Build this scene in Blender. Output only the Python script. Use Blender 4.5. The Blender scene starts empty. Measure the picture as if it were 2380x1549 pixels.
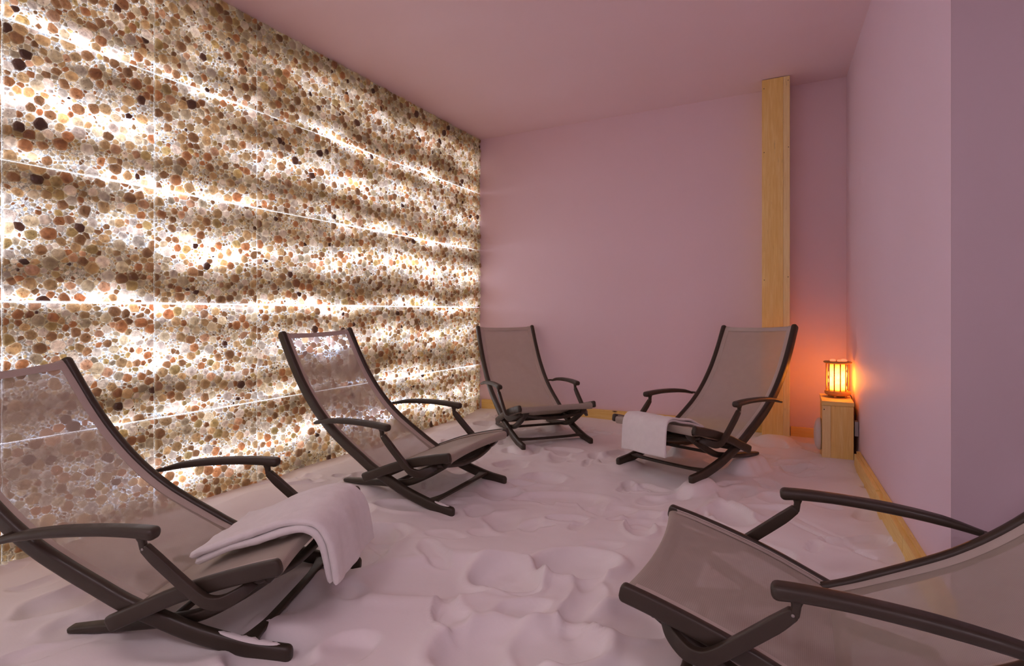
import bpy, math, random
import numpy as np
from mathutils import Matrix, Vector

random.seed(7)
RNG = np.random.RandomState(11)
C = bpy.context.scene.collection
SC = bpy.context.scene

# ------------------------------------------------------------------ camera, world, lights, exposure
CAM_H = 1.05
TH = math.radians(27.77)
FOC = 1257.0
cam_data = bpy.data.cameras.new('camera')
cam = bpy.data.objects.new('camera', cam_data)
C.objects.link(cam)
cam.location = (0, 0, CAM_H)
cam.rotation_euler = (math.pi / 2, 0, TH)
cam_data.sensor_width = 36
cam_data.lens = FOC / 2380 * 36
cam_data.shift_y = -50.5 / 2380
cam_data.clip_start = 0.02
SC.camera = cam

world = bpy.data.worlds.new('world')
SC.world = world
world.use_nodes = True
world.node_tree.nodes['Background'].inputs[0].default_value = (0.02, 0.015, 0.02, 1)
world.node_tree.nodes['Background'].inputs[1].default_value = 0.3

SC.view_settings.view_transform = 'Standard'
SC.view_settings.look = 'None'
SC.view_settings.gamma = 1
SC.view_settings.use_curve_mapping = False
SC.view_settings.exposure = 1.65
SC.cycles.use_denoising = True
SC.cycles.max_bounces = 6
SC.cycles.diffuse_bounces = 4
SC.cycles.glossy_bounces = 2
SC.cycles.transmission_bounces = 2
SC.cycles.use_adaptive_sampling = True
SC.cycles.adaptive_threshold = 0.035
SC.cycles.adaptive_min_samples = 24
SC.cycles.transparent_max_bounces = 8
SC.cycles.caustics_reflective = False
SC.cycles.caustics_refractive = False
SC.cycles.sample_clamp_direct = 8.0
SC.cycles.sample_clamp_indirect = 2.5

HOT = 8.0
WALL_E = 0.74        # strength of the light behind the salt wall
LAMP_E = 7.5       # glowing core of the corner lamp
FILL_E = 0.52        # added fill lights on the ceiling behind the camera


# ------------------------------------------------------------------ helpers
def tag(o, label=None, cat=None, group=None, kind=None):
    if label: o['label'] = label
    if cat: o['category'] = cat
    if group: o['group'] = group
    if kind: o['kind'] = kind
    return o


def empty(name, loc=(0, 0, 0)):
    o = bpy.data.objects.new(name, None)
    o.location = loc
    o.empty_display_size = 0.1
    C.objects.link(o)
    return o


def mesh_obj(name, verts, faces, mat, parent=None, smooth=True, world_space=False):
    me = bpy.data.meshes.new(name)
    me.from_pydata([tuple(map(float, v)) for v in verts], [], faces)
    me.update()
    if smooth:
        me.polygons.foreach_set('use_smooth', [True] * len(me.polygons))
    if mat: me.materials.append(mat)
    o = bpy.data.objects.new(name, me)
    C.objects.link(o)
    if parent is not None:
        o.parent = parent
    return o


class MB:
    """collects verts/faces for one mesh"""
    def __init__(s): s.v = []; s.f = []
    def add(s, v, f):
        n = len(s.v); s.v += [tuple(map(float, p)) for p in v]; s.f += [tuple(i + n for i in q) for q in f]
    def build(s, name, mat, parent=None, smooth=True):
        return mesh_obj(name, s.v, s.f, mat, parent, smooth)


def box_geo(x0, x1, y0, y1, z0, z1, b=0.0):
    """box with chamfered edges"""
    if b <= 0:
        v = [(x, y, z) for x in (x0, x1) for y in (y0, y1) for z in (z0, z1)]
        f = [(0, 1, 3, 2), (4, 6, 7, 5), (0, 4, 5, 1), (2, 3, 7, 6), (0, 2, 6, 4), (1, 5, 7, 3)]
        return v, f
    import bmesh
    bm = bmesh.new()
    vs = [bm.verts.new((x, y, z)) for x in (x0, x1) for y in (y0, y1) for z in (z0, z1)]
    for f in [(0, 1, 3, 2), (4, 6, 7, 5), (0, 4, 5, 1), (2, 3, 7, 6), (0, 2, 6, 4), (1, 5, 7, 3)]:
        bm.faces.new([vs[i] for i in f])
    bmesh.ops.bevel(bm, geom=bm.edges[:], offset=b, segments=2, affect='EDGES', profile=0.5)
    bm.verts.index_update()
    v = [tuple(p.co) for p in bm.verts]
    f = [tuple(p.index for p in q.verts) for q in bm.faces]
    bm.free()
    return v, f


def box(name, x0, x1, y0, y1, z0, z1, mat, parent=None, b=0.0):
    v, f = box_geo(x0, x1, y0, y1, z0, z1, b)
    return mesh_obj(name, v, f, mat, parent, smooth=False)


def catmull(pts, n):
    P = np.array(pts, float)
    P = np.vstack([2 * P[0] - P[1], P, 2 * P[-1] - P[-2]])
    out = []
    for i in range(1, len(P) - 2):
        for t in np.linspace(0, 1, n, endpoint=False):
            a, b, c, d = P[i - 1], P[i], P[i + 1], P[i + 2]
            out.append(0.5 * ((2 * b) + (-a + c) * t + (2 * a - 5 * b + 4 * c - d) * t * t + (-a + 3 * b - 3 * c + d) * t ** 3))
    out.append(P[-2])
    return np.array(out)


def section(w, h, r, seg=3):
    """rounded rectangle outline, w along side axis, h along normal axis"""
    r = min(r, w / 2 - 1e-4, h / 2 - 1e-4)
    pts = []
    for cx, cy, a0 in ((w / 2 - r, h / 2 - r, 0), (-w / 2 + r, h / 2 - r, 90), (-w / 2 + r, -h / 2 + r, 180), (w / 2 - r, -h / 2 + r, 270)):
        for k in range(seg + 1):
            a = math.radians(a0 + 90 * k / seg)
            pts.append((cx + r * math.cos(a), cy + r * math.sin(a)))
    return pts


def sweep(path, w, h, r=0.008, side=(0, 1, 0), seg=3, scale=None, cap_round=True, sub=5):
    """sweep a rounded rectangle along a 3D path. scale: list of (sw, sh) per path node or None"""
    P = catmull(path, sub) if sub > 1 else np.array(path, float)
    n = len(P)
    sec = np.array(section(w, h, r, seg))
    T = np.gradient(P, axis=0)
    T /= np.linalg.norm(T, axis=1)[:, None]
    S0 = np.array(side, float)
    rings = []
    if scale is not None:
        sc = np.array(scale, float)
        xs = np.linspace(0, len(sc) - 1, n)
        sw = np.interp(xs, range(len(sc)), sc[:, 0]); sh = np.interp(xs, range(len(sc)), sc[:, 1])
    else:
        sw = sh = np.ones(n)
    frames = []
    for i in range(n):
        S = S0 - T[i] * (S0 @ T[i]); S /= np.linalg.norm(S)
        N = np.cross(T[i], S)
        frames.append((S, N))
    def ring(c, S, N, a, b): return [c + S * (p[0] * a) + N * (p[1] * b) for p in sec]
    cap = [(math.cos(a), math.sin(a)) for a in (math.radians(q) for q in (22, 45, 68, 84))] if cap_round else []
    e = min(w, h) * 0.5
    hh = 1 - 0.0
    for c_, s_ in cap[::-1]:
        S, N_ = frames[0]
        q = 0.35 + 0.65 * c_
        rings.append(ring(P[0] - T[0] * e * s_ * min(sw[0], sh[0]), S, N_, sw[0] * q, sh[0] * q))
    for i in range(n):
        S, N_ = frames[i]
        rings.append(ring(P[i], S, N_, sw[i], sh[i]))
    for c_, s_ in cap:
        S, N_ = frames[-1]
        q = 0.35 + 0.65 * c_
        rings.append(ring(P[-1] + T[-1] * e * s_ * min(sw[-1], sh[-1]), S, N_, sw[-1] * q, sh[-1] * q))
    m = len(sec)
    v = [p for rr in rings for p in rr]
    f = []
    for i in range(len(rings) - 1):
        for j in range(m):
            k = (j + 1) % m
            f.append((i * m + j, i * m + k, (i + 1) * m + k, (i + 1) * m + j))
    f.append(tuple(range(m))[::-1])
    f.append(tuple((len(rings) - 1) * m + j for j in range(m)))
    return v, f


def swept(name, path, w, h, mat, parent=None, **k):
    v, f = sweep(path, w, h, **k)
    return mesh_obj(name, v, f, mat, parent)


def lathe_geo(prof, seg=32, c=(0, 0, 0)):
    v = []; f = []
    for r, z in prof:
        for j in range(seg):
            a = 2 * math.pi * j / seg
            v.append((c[0] + r * math.cos(a), c[1] + r * math.sin(a), c[2] + z))
    for i in range(len(prof) - 1):
        for j in range(seg):
            k = (j + 1) % seg
            f.append((i * seg + j, i * seg + k, (i + 1) * seg + k, (i + 1) * seg + j))
    f.append(tuple(range(seg))[::-1]); f.append(tuple((len(prof) - 1) * seg + j for j in range(seg)))
    return v, f


# ------------------------------------------------------------------ materials
def new_mat(name):
    m = bpy.data.materials.new(name); m.use_nodes = True
    nt = m.node_tree
    b = nt.nodes['Principled BSDF']
    return m, nt, b


def N(nt, t, **k):
    n = nt.nodes.new(t)
    for a, b in k.items():
        if a.startswith('i_'):
            n.inputs[a[2:]].default_value = b
        else:
            setattr(n, a, b)
    return n


def math_n(nt, op, a, b=None, c=None, clamp=False):
    n = nt.nodes.new('ShaderNodeMath'); n.operation = op; n.use_clamp = clamp
    for i, x in enumerate((a, b, c)):
        if x is None: continue
        if isinstance(x, (int, float)): n.inputs[i].default_value = x
        else: nt.links.new(x, n.inputs[i])
    return n.outputs[0]


def ramp(nt, fac, stops, interp='LINEAR'):
    n = nt.nodes.new('ShaderNodeValToRGB')
    cr = n.color_ramp; cr.interpolation = interp
    while len(cr.elements) < len(stops): cr.elements.new(0.5)
    for e, (p, c) in zip(cr.elements, stops):
        e.position = p
        e.color = (c, c, c, 1) if isinstance(c, (int, float)) else (*c, 1)
    nt.links.new(fac, n.inputs[0])
    return n.outputs[0]


def mixc(nt, fac, a, b, mode='MIX'):
    n = nt.nodes.new('ShaderNodeMix'); n.data_type = 'RGBA'; n.blend_type = mode
    for sock, x in ((n.inputs[0], fac), (n.inputs[6], a), (n.inputs[7], b)):
        if isinstance(x, (int, float)): sock.default_value = x
        elif isinstance(x, tuple): sock.default_value = (*x, 1)
        else: nt.links.new(x, sock)
    return n.outputs[2]


def bump(nt, h, strength, dist, b):
    n = N(nt, 'ShaderNodeBump'); n.inputs['Strength'].default_value = strength
    n.inputs['Distance'].default_value = dist
    nt.links.new(h, n.inputs['Height']); nt.links.new(n.outputs[0], b.inputs['Normal'])


def noise(nt, vec, scale, detail=3, rough=0.5):
    n = N(nt, 'ShaderNodeTexNoise'); n.inputs['Scale'].default_value = scale
    n.inputs['Detail'].default_value = detail; n.inputs['Roughness'].default_value = rough
    if vec is not None: nt.links.new(vec, n.inputs['Vector'])
    return n.outputs[0]


def paint(name, col, var=0.03):
    m, nt, b = new_mat(name)
    g = N(nt, 'ShaderNodeNewGeometry').outputs['Position']
    n1 = noise(nt, g, 1.3, 2)
    c = mixc(nt, n1, tuple(x * (1 - var) for x in col), tuple(x * (1 + var) for x in col))
    nt.links.new(c, b.inputs['Base Color'])
    b.inputs['Roughness'].default_value = 0.55
    b.inputs['Specular IOR Level'].default_value = 0.35
    bump(nt, noise(nt, g, 260, 2), 0.06, 0.002, b)
    return m


M_PINK = paint('pink_plaster', (0.85, 0.665, 0.73))
M_LILAC = paint('lilac_plaster', (0.83, 0.66, 0.77))
M_GREYLILAC_SHADED = paint('grey_lilac_plaster_shaded', (0.55, 0.44, 0.485))  # greyer plaster, colour darkened to carry the end wall's shade against the fill
M_CEIL = paint('pink_ceiling', (0.87, 0.68, 0.73))


def wood_mat(name, c1, c2, c3, axis='Z'):
    m, nt, b = new_mat(name)
    tc = N(nt, 'ShaderNodeTexCoord').outputs['Object']
    mp = N(nt, 'ShaderNodeMapping')
    sc = {'Z': (14, 14, 0.9), 'X': (0.9, 14, 14), 'Y': (14, 0.9, 14)}[axis]
    mp.inputs['Scale'].default_value = sc
    nt.links.new(tc, mp.inputs[0])
    n1 = noise(nt, mp.outputs[0], 1.6, 4, 0.6)
    w = N(nt, 'ShaderNodeTexNoise'); w.inputs['Scale'].default_value = 7; w.inputs['Detail'].default_value = 5
    w.inputs['Distortion'].default_value = 0.6
    nt.links.new(mp.outputs[0], w.inputs['Vector'])
    grain = ramp(nt, w.outputs[0], [(0.35, 0.0), (0.5, 0.6), (0.65, 1.0)])
    base = mixc(nt, ramp(nt, n1, [(0.3, 0.0), (0.7, 1.0)]), c1, c2)
    base = mixc(nt, math_n(nt, 'MULTIPLY', grain, 0.45), base, c3)
    # knots and nail marks
    vo = N(nt, 'ShaderNodeTexVoronoi'); vo.inputs['Scale'].default_value = 4.2
    mp2 = N(nt, 'ShaderNodeMapping'); mp2.inputs['Scale'].default_value = (1, 1, 0.55) if axis == 'Z' else (0.55, 1, 1)
    nt.links.new(tc, mp2.inputs[0]); nt.links.new(mp2.outputs[0], vo.inputs['Vector'])
    k = ramp(nt, vo.outputs['Distance'], [(0.03, 1.0), (0.075, 0.0)])
    base = mixc(nt, k, base, (0.12, 0.055, 0.02))
    # grey weather stains
    ms = N(nt, 'ShaderNodeMapping'); ms.inputs['Scale'].default_value = {'Z': (60, 60, 6), 'X': (6, 60, 60), 'Y': (60, 6, 60)}[axis]
    nt.links.new(tc, ms.inputs[0])
    st = ramp(nt, noise(nt, ms.outputs[0], 1.0, 4, 0.6), [(0.66, 0.0), (0.75, 0.6)])
    base = mixc(nt, st, base, (0.22, 0.17, 0.12))
    nt.links.new(base, b.inputs['Base Color'])
    b.inputs['Roughness'].default_value = 0.55
    bump(nt, w.outputs[0], 0.12, 0.003, b)
    return m


W1, W2, W3 = (0.93, 0.66, 0.20), (0.96, 0.74, 0.30), (0.78, 0.48, 0.11)
M_PINEZ = wood_mat('pine_upright', W1, W2, W3, 'Z')
M_PINEZ2 = wood_mat('pine_upright_pale', (0.96, 0.80, 0.42), (0.94, 0.72, 0.32), (0.78, 0.55, 0.22), 'Z')
M_PINEX = wood_mat('pine_along', W1, W2, W3, 'X')
M_PINEY = wood_mat('pine_along_side', W1, W2, W3, 'Y')


def simple(name, col, rough=0.5, metal=0.0, spec=0.5):
    m, nt, b = new_mat(name)
    b.inputs['Base Color'].default_value = (*col, 1)
    b.inputs['Roughness'].default_value = rough
    b.inputs['Metallic'].default_value = metal
    b.inputs['Specular IOR Level'].default_value = spec
    return m


# bronze powder coated frame
M_FRAME, nt, b = new_mat('bronze_frame')
g = N(nt, 'ShaderNodeTexCoord').outputs['Object']
nt.links.new(mixc(nt, noise(nt, g, 9, 4), (0.028, 0.019, 0.012), (0.046, 0.032, 0.021)), b.inputs['Base Color'])
nt.links.new(ramp(nt, noise(nt, g, 25, 4), [(0.3, 0.34), (0.7, 0.5)]), b.inputs['Roughness'])
b.inputs['Specular IOR Level'].default_value = 0.5
bump(nt, noise(nt, g, 900, 1), 0.05, 0.0005, b)
M_RIVET = simple('steel_rivet', (0.35, 0.33, 0.31), 0.35, 0.8)
M_WHITE = simple('white_plastic', (0.75, 0.73, 0.72), 0.4)
M_BLACK = simple('black_cable', (0.012, 0.012, 0.012), 0.5)
M_GREY = simple('grey_plastic', (0.33, 0.33, 0.34), 0.45)


def fabric(name, col1, col2, see_through, stripe=False):
    m = bpy.data.materials.new(name); m.use_nodes = True
    nt = m.node_tree; nt.nodes.clear()
    out = N(nt, 'ShaderNodeOutputMaterial')
    tc = N(nt, 'ShaderNodeTexCoord').outputs['UV']
    ck = N(nt, 'ShaderNodeTexChecker'); ck.inputs['Scale'].default_value = 1.0
    mp = N(nt, 'ShaderNodeMapping'); mp.inputs['Scale'].default_value = (420, 420, 1)
    nt.links.new(tc, mp.inputs[0]); nt.links.new(mp.outputs[0], ck.inputs['Vector'])
    wv = N(nt, 'ShaderNodeTexWave'); wv.inputs['Scale'].default_value = 60 if stripe else 90
    wv.bands_direction = 'Y'
    nt.links.new(tc, wv.inputs['Vector'])
    f = mixc(nt, 0.5, ck.outputs['Fac'], wv.outputs['Fac'])
    ns = noise(nt, tc, 18, 3)
    col = mixc(nt, f, col1, col2)
    col = mixc(nt, math_n(nt, 'MULTIPLY', ns, 0.25), col, tuple(x * 0.6 for x in col1))
    p = N(nt, 'ShaderNodeBsdfPrincipled'); p.inputs['Roughness'].default_value = 0.7
    nt.links.new(col, p.inputs['Base Color'])
    tl = N(nt, 'ShaderNodeBsdfTranslucent'); nt.links.new(col, tl.inputs[0])
    mx = N(nt, 'ShaderNodeMixShader'); mx.inputs[0].default_value = 0.12
    nt.links.new(p.outputs[0], mx.inputs[1]); nt.links.new(tl.outputs[0], mx.inputs[2])
    tr = N(nt, 'ShaderNodeBsdfTransparent'); tr.inputs[0].default_value = (0.93, 0.93, 1.0, 1)
    mx2 = N(nt, 'ShaderNodeMixShader')
    mx2.inputs[0].default_value = see_through
    nt.links.new(mx.outputs[0], mx2.inputs[1]); nt.links.new(tr.outputs[0], mx2.inputs[2])
    nt.links.new(mx2.outputs[0], out.inputs[0])
    return m


M_SLING = fabric('taupe_mesh_fabric', (0.46, 0.40, 0.33), (0.60, 0.535, 0.455), 0.26)
M_SEATF = fabric('taupe_mesh_seat_fabric', (0.46, 0.40, 0.33), (0.60, 0.535, 0.455), 0.12, True)
M_HEM = fabric('taupe_hem_fabric', (0.56, 0.49, 0.43), (0.68, 0.60, 0.54), 0.02)
M_PIPING = simple('pale_piping', (0.52, 0.44, 0.40), 0.6)

# towel
M_TOWEL, nt, b = new_mat('white_terry_cloth')
g = N(nt, 'ShaderNodeTexCoord').outputs['Object']
nt.links.new(mixc(nt, noise(nt, g, 30, 3), (0.82, 0.80, 0.79), (0.92, 0.90, 0.89)), b.inputs['Base Color'])
b.inputs['Roughness'].default_value = 0.95
b.inputs['Sheen Weight'].default_value = 0.3
bump(nt, noise(nt, g, 420, 3, 0.7), 0.55, 0.004, b)

# salt sand
M_SAND, nt, b = new_mat('fine_salt')
g = N(nt, 'ShaderNodeNewGeometry').outputs['Position']
nt.links.new(mixc(nt, noise(nt, g, 5, 4), (0.84, 0.80, 0.80), (0.91, 0.88, 0.88)), b.inputs['Base Color'])
b.inputs['Roughness'].default_value = 0.9
b.inputs['Specular IOR Level'].default_value = 0.25
hb = math_n(nt, 'ADD', noise(nt, g, 650, 2), math_n(nt, 'MULTIPLY', noise(nt, g, 60, 3), 1.5))
bump(nt, hb, 0.12, 0.003, b)


# ---- backlit salt: light behind the slabs comes in horizontal strips, two per slab
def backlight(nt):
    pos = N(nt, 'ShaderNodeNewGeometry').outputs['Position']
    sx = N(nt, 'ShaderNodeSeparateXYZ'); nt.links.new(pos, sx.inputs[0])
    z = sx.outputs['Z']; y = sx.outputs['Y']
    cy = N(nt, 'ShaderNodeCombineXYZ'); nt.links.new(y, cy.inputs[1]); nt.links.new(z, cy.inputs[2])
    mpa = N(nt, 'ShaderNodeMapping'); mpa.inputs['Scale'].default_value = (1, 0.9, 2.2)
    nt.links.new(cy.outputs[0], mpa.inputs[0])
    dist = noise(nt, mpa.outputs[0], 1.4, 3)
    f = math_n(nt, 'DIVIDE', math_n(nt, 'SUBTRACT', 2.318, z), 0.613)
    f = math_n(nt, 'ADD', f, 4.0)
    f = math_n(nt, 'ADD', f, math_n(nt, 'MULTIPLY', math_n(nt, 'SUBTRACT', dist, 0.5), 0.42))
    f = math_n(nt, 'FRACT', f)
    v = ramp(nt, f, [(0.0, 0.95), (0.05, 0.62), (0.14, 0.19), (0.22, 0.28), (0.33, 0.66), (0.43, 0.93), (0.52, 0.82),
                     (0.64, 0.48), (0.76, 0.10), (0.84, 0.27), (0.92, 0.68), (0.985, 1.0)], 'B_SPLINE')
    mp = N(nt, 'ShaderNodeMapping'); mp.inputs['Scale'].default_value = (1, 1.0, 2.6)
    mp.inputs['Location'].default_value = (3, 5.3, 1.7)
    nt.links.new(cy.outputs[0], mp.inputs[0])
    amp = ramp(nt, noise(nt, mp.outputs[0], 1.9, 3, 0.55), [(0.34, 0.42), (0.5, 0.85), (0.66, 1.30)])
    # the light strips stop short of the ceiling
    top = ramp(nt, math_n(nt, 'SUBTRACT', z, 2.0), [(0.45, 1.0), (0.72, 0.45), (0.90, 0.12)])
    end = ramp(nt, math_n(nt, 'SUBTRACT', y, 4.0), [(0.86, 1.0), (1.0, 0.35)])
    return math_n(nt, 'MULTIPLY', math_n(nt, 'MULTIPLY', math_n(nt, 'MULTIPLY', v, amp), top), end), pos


def salt_bed_mat():
    m = bpy.data.materials.new('backlit_salt_bed'); m.use_nodes = True
    nt = m.node_tree; b = nt.nodes['Principled BSDF']
    B, pos = backlight(nt)
    n1 = noise(nt, pos, 95, 3, 0.75)
    vo = N(nt, 'ShaderNodeTexVoronoi'); vo.inputs['Scale'].default_value = 190; nt.links.new(pos, vo.inputs['Vector'])
    grain = ramp(nt, n1, [(0.30, 0.10), (0.5, 0.55), (0.68, 1.7)])
    sp = ramp(nt, vo.outputs['Distance'], [(0.15, 0.55), (0.55, 1.25)])
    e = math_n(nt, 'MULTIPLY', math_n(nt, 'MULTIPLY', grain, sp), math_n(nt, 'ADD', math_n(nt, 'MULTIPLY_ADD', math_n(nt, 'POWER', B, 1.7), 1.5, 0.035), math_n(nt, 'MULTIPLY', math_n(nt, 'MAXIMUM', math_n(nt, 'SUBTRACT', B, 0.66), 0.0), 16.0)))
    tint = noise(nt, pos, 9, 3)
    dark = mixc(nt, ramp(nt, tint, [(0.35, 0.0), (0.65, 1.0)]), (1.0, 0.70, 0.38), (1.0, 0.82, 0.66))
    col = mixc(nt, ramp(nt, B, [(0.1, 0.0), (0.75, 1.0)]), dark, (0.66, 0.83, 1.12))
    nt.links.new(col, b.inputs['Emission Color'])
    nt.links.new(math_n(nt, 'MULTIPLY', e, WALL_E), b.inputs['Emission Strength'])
    b.inputs['Base Color'].default_value = (0.28, 0.22, 0.16, 1)
    b.inputs['Roughness'].default_value = 0.4
    bump(nt, math_n(nt, 'ADD', n1, vo.outputs['Distance']), 0.8, 0.006, b)
    return m


def stone_mat():
    m = bpy.data.materials.new('backlit_salt_stone'); m.use_nodes = True
    nt = m.node_tree; b = nt.nodes['Principled BSDF']
    B, pos = backlight(nt)
    at = N(nt, 'ShaderNodeAttribute'); at.attribute_name = 'trans'
    n1 = noise(nt, pos, 42, 4, 0.7)
    var = ramp(nt, n1, [(0.30, 0.42), (0.5, 0.95), (0.70, 1.55)])
    n2 = noise(nt, pos, 160, 1, 0.7)
    speck = ramp(nt, n2, [(0.30, 0.25), (0.36, 1.0)])
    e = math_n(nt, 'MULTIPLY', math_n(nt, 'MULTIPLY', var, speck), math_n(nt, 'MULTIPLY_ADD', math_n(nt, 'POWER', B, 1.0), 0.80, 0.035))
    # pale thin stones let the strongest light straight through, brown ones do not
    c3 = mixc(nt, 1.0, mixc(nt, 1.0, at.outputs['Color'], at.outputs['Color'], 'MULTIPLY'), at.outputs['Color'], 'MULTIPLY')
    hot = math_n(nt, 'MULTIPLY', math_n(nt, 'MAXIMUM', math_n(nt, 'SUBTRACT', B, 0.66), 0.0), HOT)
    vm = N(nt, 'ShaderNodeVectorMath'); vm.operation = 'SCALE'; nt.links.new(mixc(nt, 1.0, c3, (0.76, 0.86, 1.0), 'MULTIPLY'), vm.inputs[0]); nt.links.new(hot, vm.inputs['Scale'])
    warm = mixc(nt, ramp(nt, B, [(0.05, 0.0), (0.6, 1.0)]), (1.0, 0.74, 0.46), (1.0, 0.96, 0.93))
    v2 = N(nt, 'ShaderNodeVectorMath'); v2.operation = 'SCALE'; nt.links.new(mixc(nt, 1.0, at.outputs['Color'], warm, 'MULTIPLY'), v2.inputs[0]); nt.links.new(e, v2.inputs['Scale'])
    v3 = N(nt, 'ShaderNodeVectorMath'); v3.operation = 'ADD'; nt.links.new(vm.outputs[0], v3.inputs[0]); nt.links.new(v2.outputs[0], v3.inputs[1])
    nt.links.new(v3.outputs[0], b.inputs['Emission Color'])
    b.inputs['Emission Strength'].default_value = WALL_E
    bc = mixc(nt, 0.70, at.outputs['Color'], (0.07, 0.045, 0.028))
    nt.links.new(bc, b.inputs['Base Color'])
    b.inputs['Roughness'].default_value = 0.32
    bump(nt, n1, 0.35, 0.004, b)
    m.cycles.emission_sampling = 'NONE'
    return m


M_BED = salt_bed_mat()
M_STONE = stone_mat()
# bright light box seen through the joints between slabs
M_GLOW = bpy.data.materials.new('light_box'); M_GLOW.use_nodes = True
nt = M_GLOW.node_tree; b = nt.nodes['Principled BSDF']
B, pos = backlight(nt)
nt.links.new(math_n(nt, 'MULTIPLY_ADD', B, 7.0 * WALL_E, 1.0), b.inputs['Emission Strength'])
b.inputs['Emission Color'].default_value = (0.80, 0.84, 1.0, 1)
b.inputs['Base Color'].default_value = (0.8, 0.8, 0.8, 1)

M_BED.cycles.emission_sampling = 'NONE'
M_GLOW.cycles.emission_sampling = 'NONE'

# ------------------------------------------------------------------ the room
WX = -3.01      # face of the salt slabs
BY = 5.01       # back wall
CZ = 2.904      # ceiling
RX0, RY0 = 0.345, BY           # back right corner
RX1, RY1 = 0.453, 2.27         # free end of the right wall
FLOOR_Z = -0.35


def quad(name, pts, mat):
    return tag(mesh_obj(name, pts, [(0, 1, 2, 3)], mat, smooth=False), kind='structure')


SLAB = tag(box('floor_slab', -3.4, 3.2, -1.9, 5.3, FLOOR_Z - 0.1, FLOOR_Z, simple('concrete', (0.4, 0.37, 0.35), 0.9)), kind='structure')
tag(box('ceiling', -3.4, 3.2, -1.9, 5.3, CZ, CZ + 0.1, M_CEIL), kind='structure')
tag(box('wall_back', -3.4, 0.6, BY, BY + 0.12, FLOOR_Z, CZ, M_PINK), kind='structure')
# right wall: a solid block with the far lit face and the near end facing the camera
v = [(RX0, RY0 + .05, FLOOR_Z), (RX1, RY1, FLOOR_Z), (3.1, RY1, FLOOR_Z), (3.1, RY0 + .05, FLOOR_Z),
     (RX0, RY0 + .05, CZ), (RX1, RY1, CZ), (3.1, RY1, CZ), (3.1, RY0 + .05, CZ)]
tag(mesh_obj('wall_right', v, [(0, 1, 5, 4), (1, 2, 6, 5), (2, 3, 7, 6), (3, 0, 4, 7), (4, 5, 6, 7), (3, 2, 1, 0)], M_LILAC, smooth=False), kind='structure')
tag(box('wall_near_right', RX1, 3.1, RY1 - .004, RY1 - .0005, FLOOR_Z, CZ, M_GREYLILAC_SHADED), kind='structure')
tag(box('wall_side', 3.1, 3.2, -1.9, RY1, FLOOR_Z, CZ, M_LILAC), kind='structure')
tag(box('wall_front', -3.4, 3.2, -1.9, -1.8, FLOOR_Z, CZ, M_PINK), kind='structure')
# timber edge of the salt bed along the back wall
tag(box('baseboard_back', WX + 0.02, -0.255, BY - 0.035, BY - 0.001, -0.25, 0.107, M_PINEX, b=0.003), kind='structure')
tag(box('baseboard_back_corner', -0.045, 0.34, BY - 0.035, BY - 0.001, -0.25, 0.104, M_PINEX, b=0.003), kind='structure')
# doubled planks along the right wall
dx = (RX1 - RX0) / (RY1 - RY0)


def along_right(y0, y1, off0, off1, z0, z1):
    xs = lambda y: RX0 + (y - RY0) * dx
    v = [(xs(y) - o, y, z) for y in (y0, y1) for o in (off0, off1) for z in (z0, z1)]
    f = [(0, 1, 3, 2), (4, 6, 7, 5), (0, 4, 5, 1), (2, 3, 7, 6), (0, 2, 6, 4), (1, 5, 7, 3)]
    return v, f


v, f = along_right(2.20, 4.28, 0.0005, 0.020, -0.25, 0.112)
bbr = tag(mesh_obj('baseboard_right', v, f, M_PINEY, smooth=False), kind='structure')
for y0, y1, z in ((3.42, 4.22, 0.107), (2.78, 3.415, 0.102), (2.22, 2.775, 0.106)):
    v, f = along_right(y0, y1, 0.0205, 0.040, -0.25, z)
    mesh_obj('plank', v, f, M_PINEY, bbr, smooth=False)

# ------------------------------------------------------------------ salt wall
wall_left = tag(box('wall_left', WX - 0.30, WX - 0.07, -1.9, 5.3, FLOOR_Z, CZ, M_PINK), kind='structure')
glow = box('light_box', WX - 0.052, WX - 0.045, -1.79, BY - 0.07, -0.2, CZ - 0.08, M_GLOW, wall_left)

YJ = [-1.79, -1.442, -0.822, -0.202, 0.418, 1.037, 1.66, 2.277, 2.893, 3.515, 4.135, 4.755, BY - 0.006]
ZJ = [-0.135, 0.478, 1.092, 1.705, 2.318, CZ - 0.002]

CATS = [  # weight, transmitted colour at the thickest point
    (0.15, (0.31, 0.125, 0.055)), (0.19, (0.22, 0.11, 0.055)), (0.27, (0.42, 0.265, 0.14)), (0.13, (0.40, 0.32, 0.24)),
    (0.07, (0.36, 0.25, 0.11)), (0.08, (0.46, 0.25, 0.16)), (0.03, (0.035, 0.014, 0.010)), (0.11, (0.60, 0.52, 0.50))]
CW = np.cumsum([c[0] for c in CATS]); CW = CW / CW[-1]


def clip(poly, nx, ny, d):
    """keep points with nx*x+ny*y <= d"""
    out = []
    n = len(poly)
    px, py = poly[-1]; pd = nx * px + ny * py - d
    for x, y in poly:
        cd = nx * x + ny * y - d
        if (cd <= 0) != (pd <= 0):
            t = pd / (pd - cd)
            out.append((px + (x - px) * t, py + (y - py) * t))
        if cd <= 0: out.append((x, y))
        px, py, pd = x, y, cd
    return out


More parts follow.
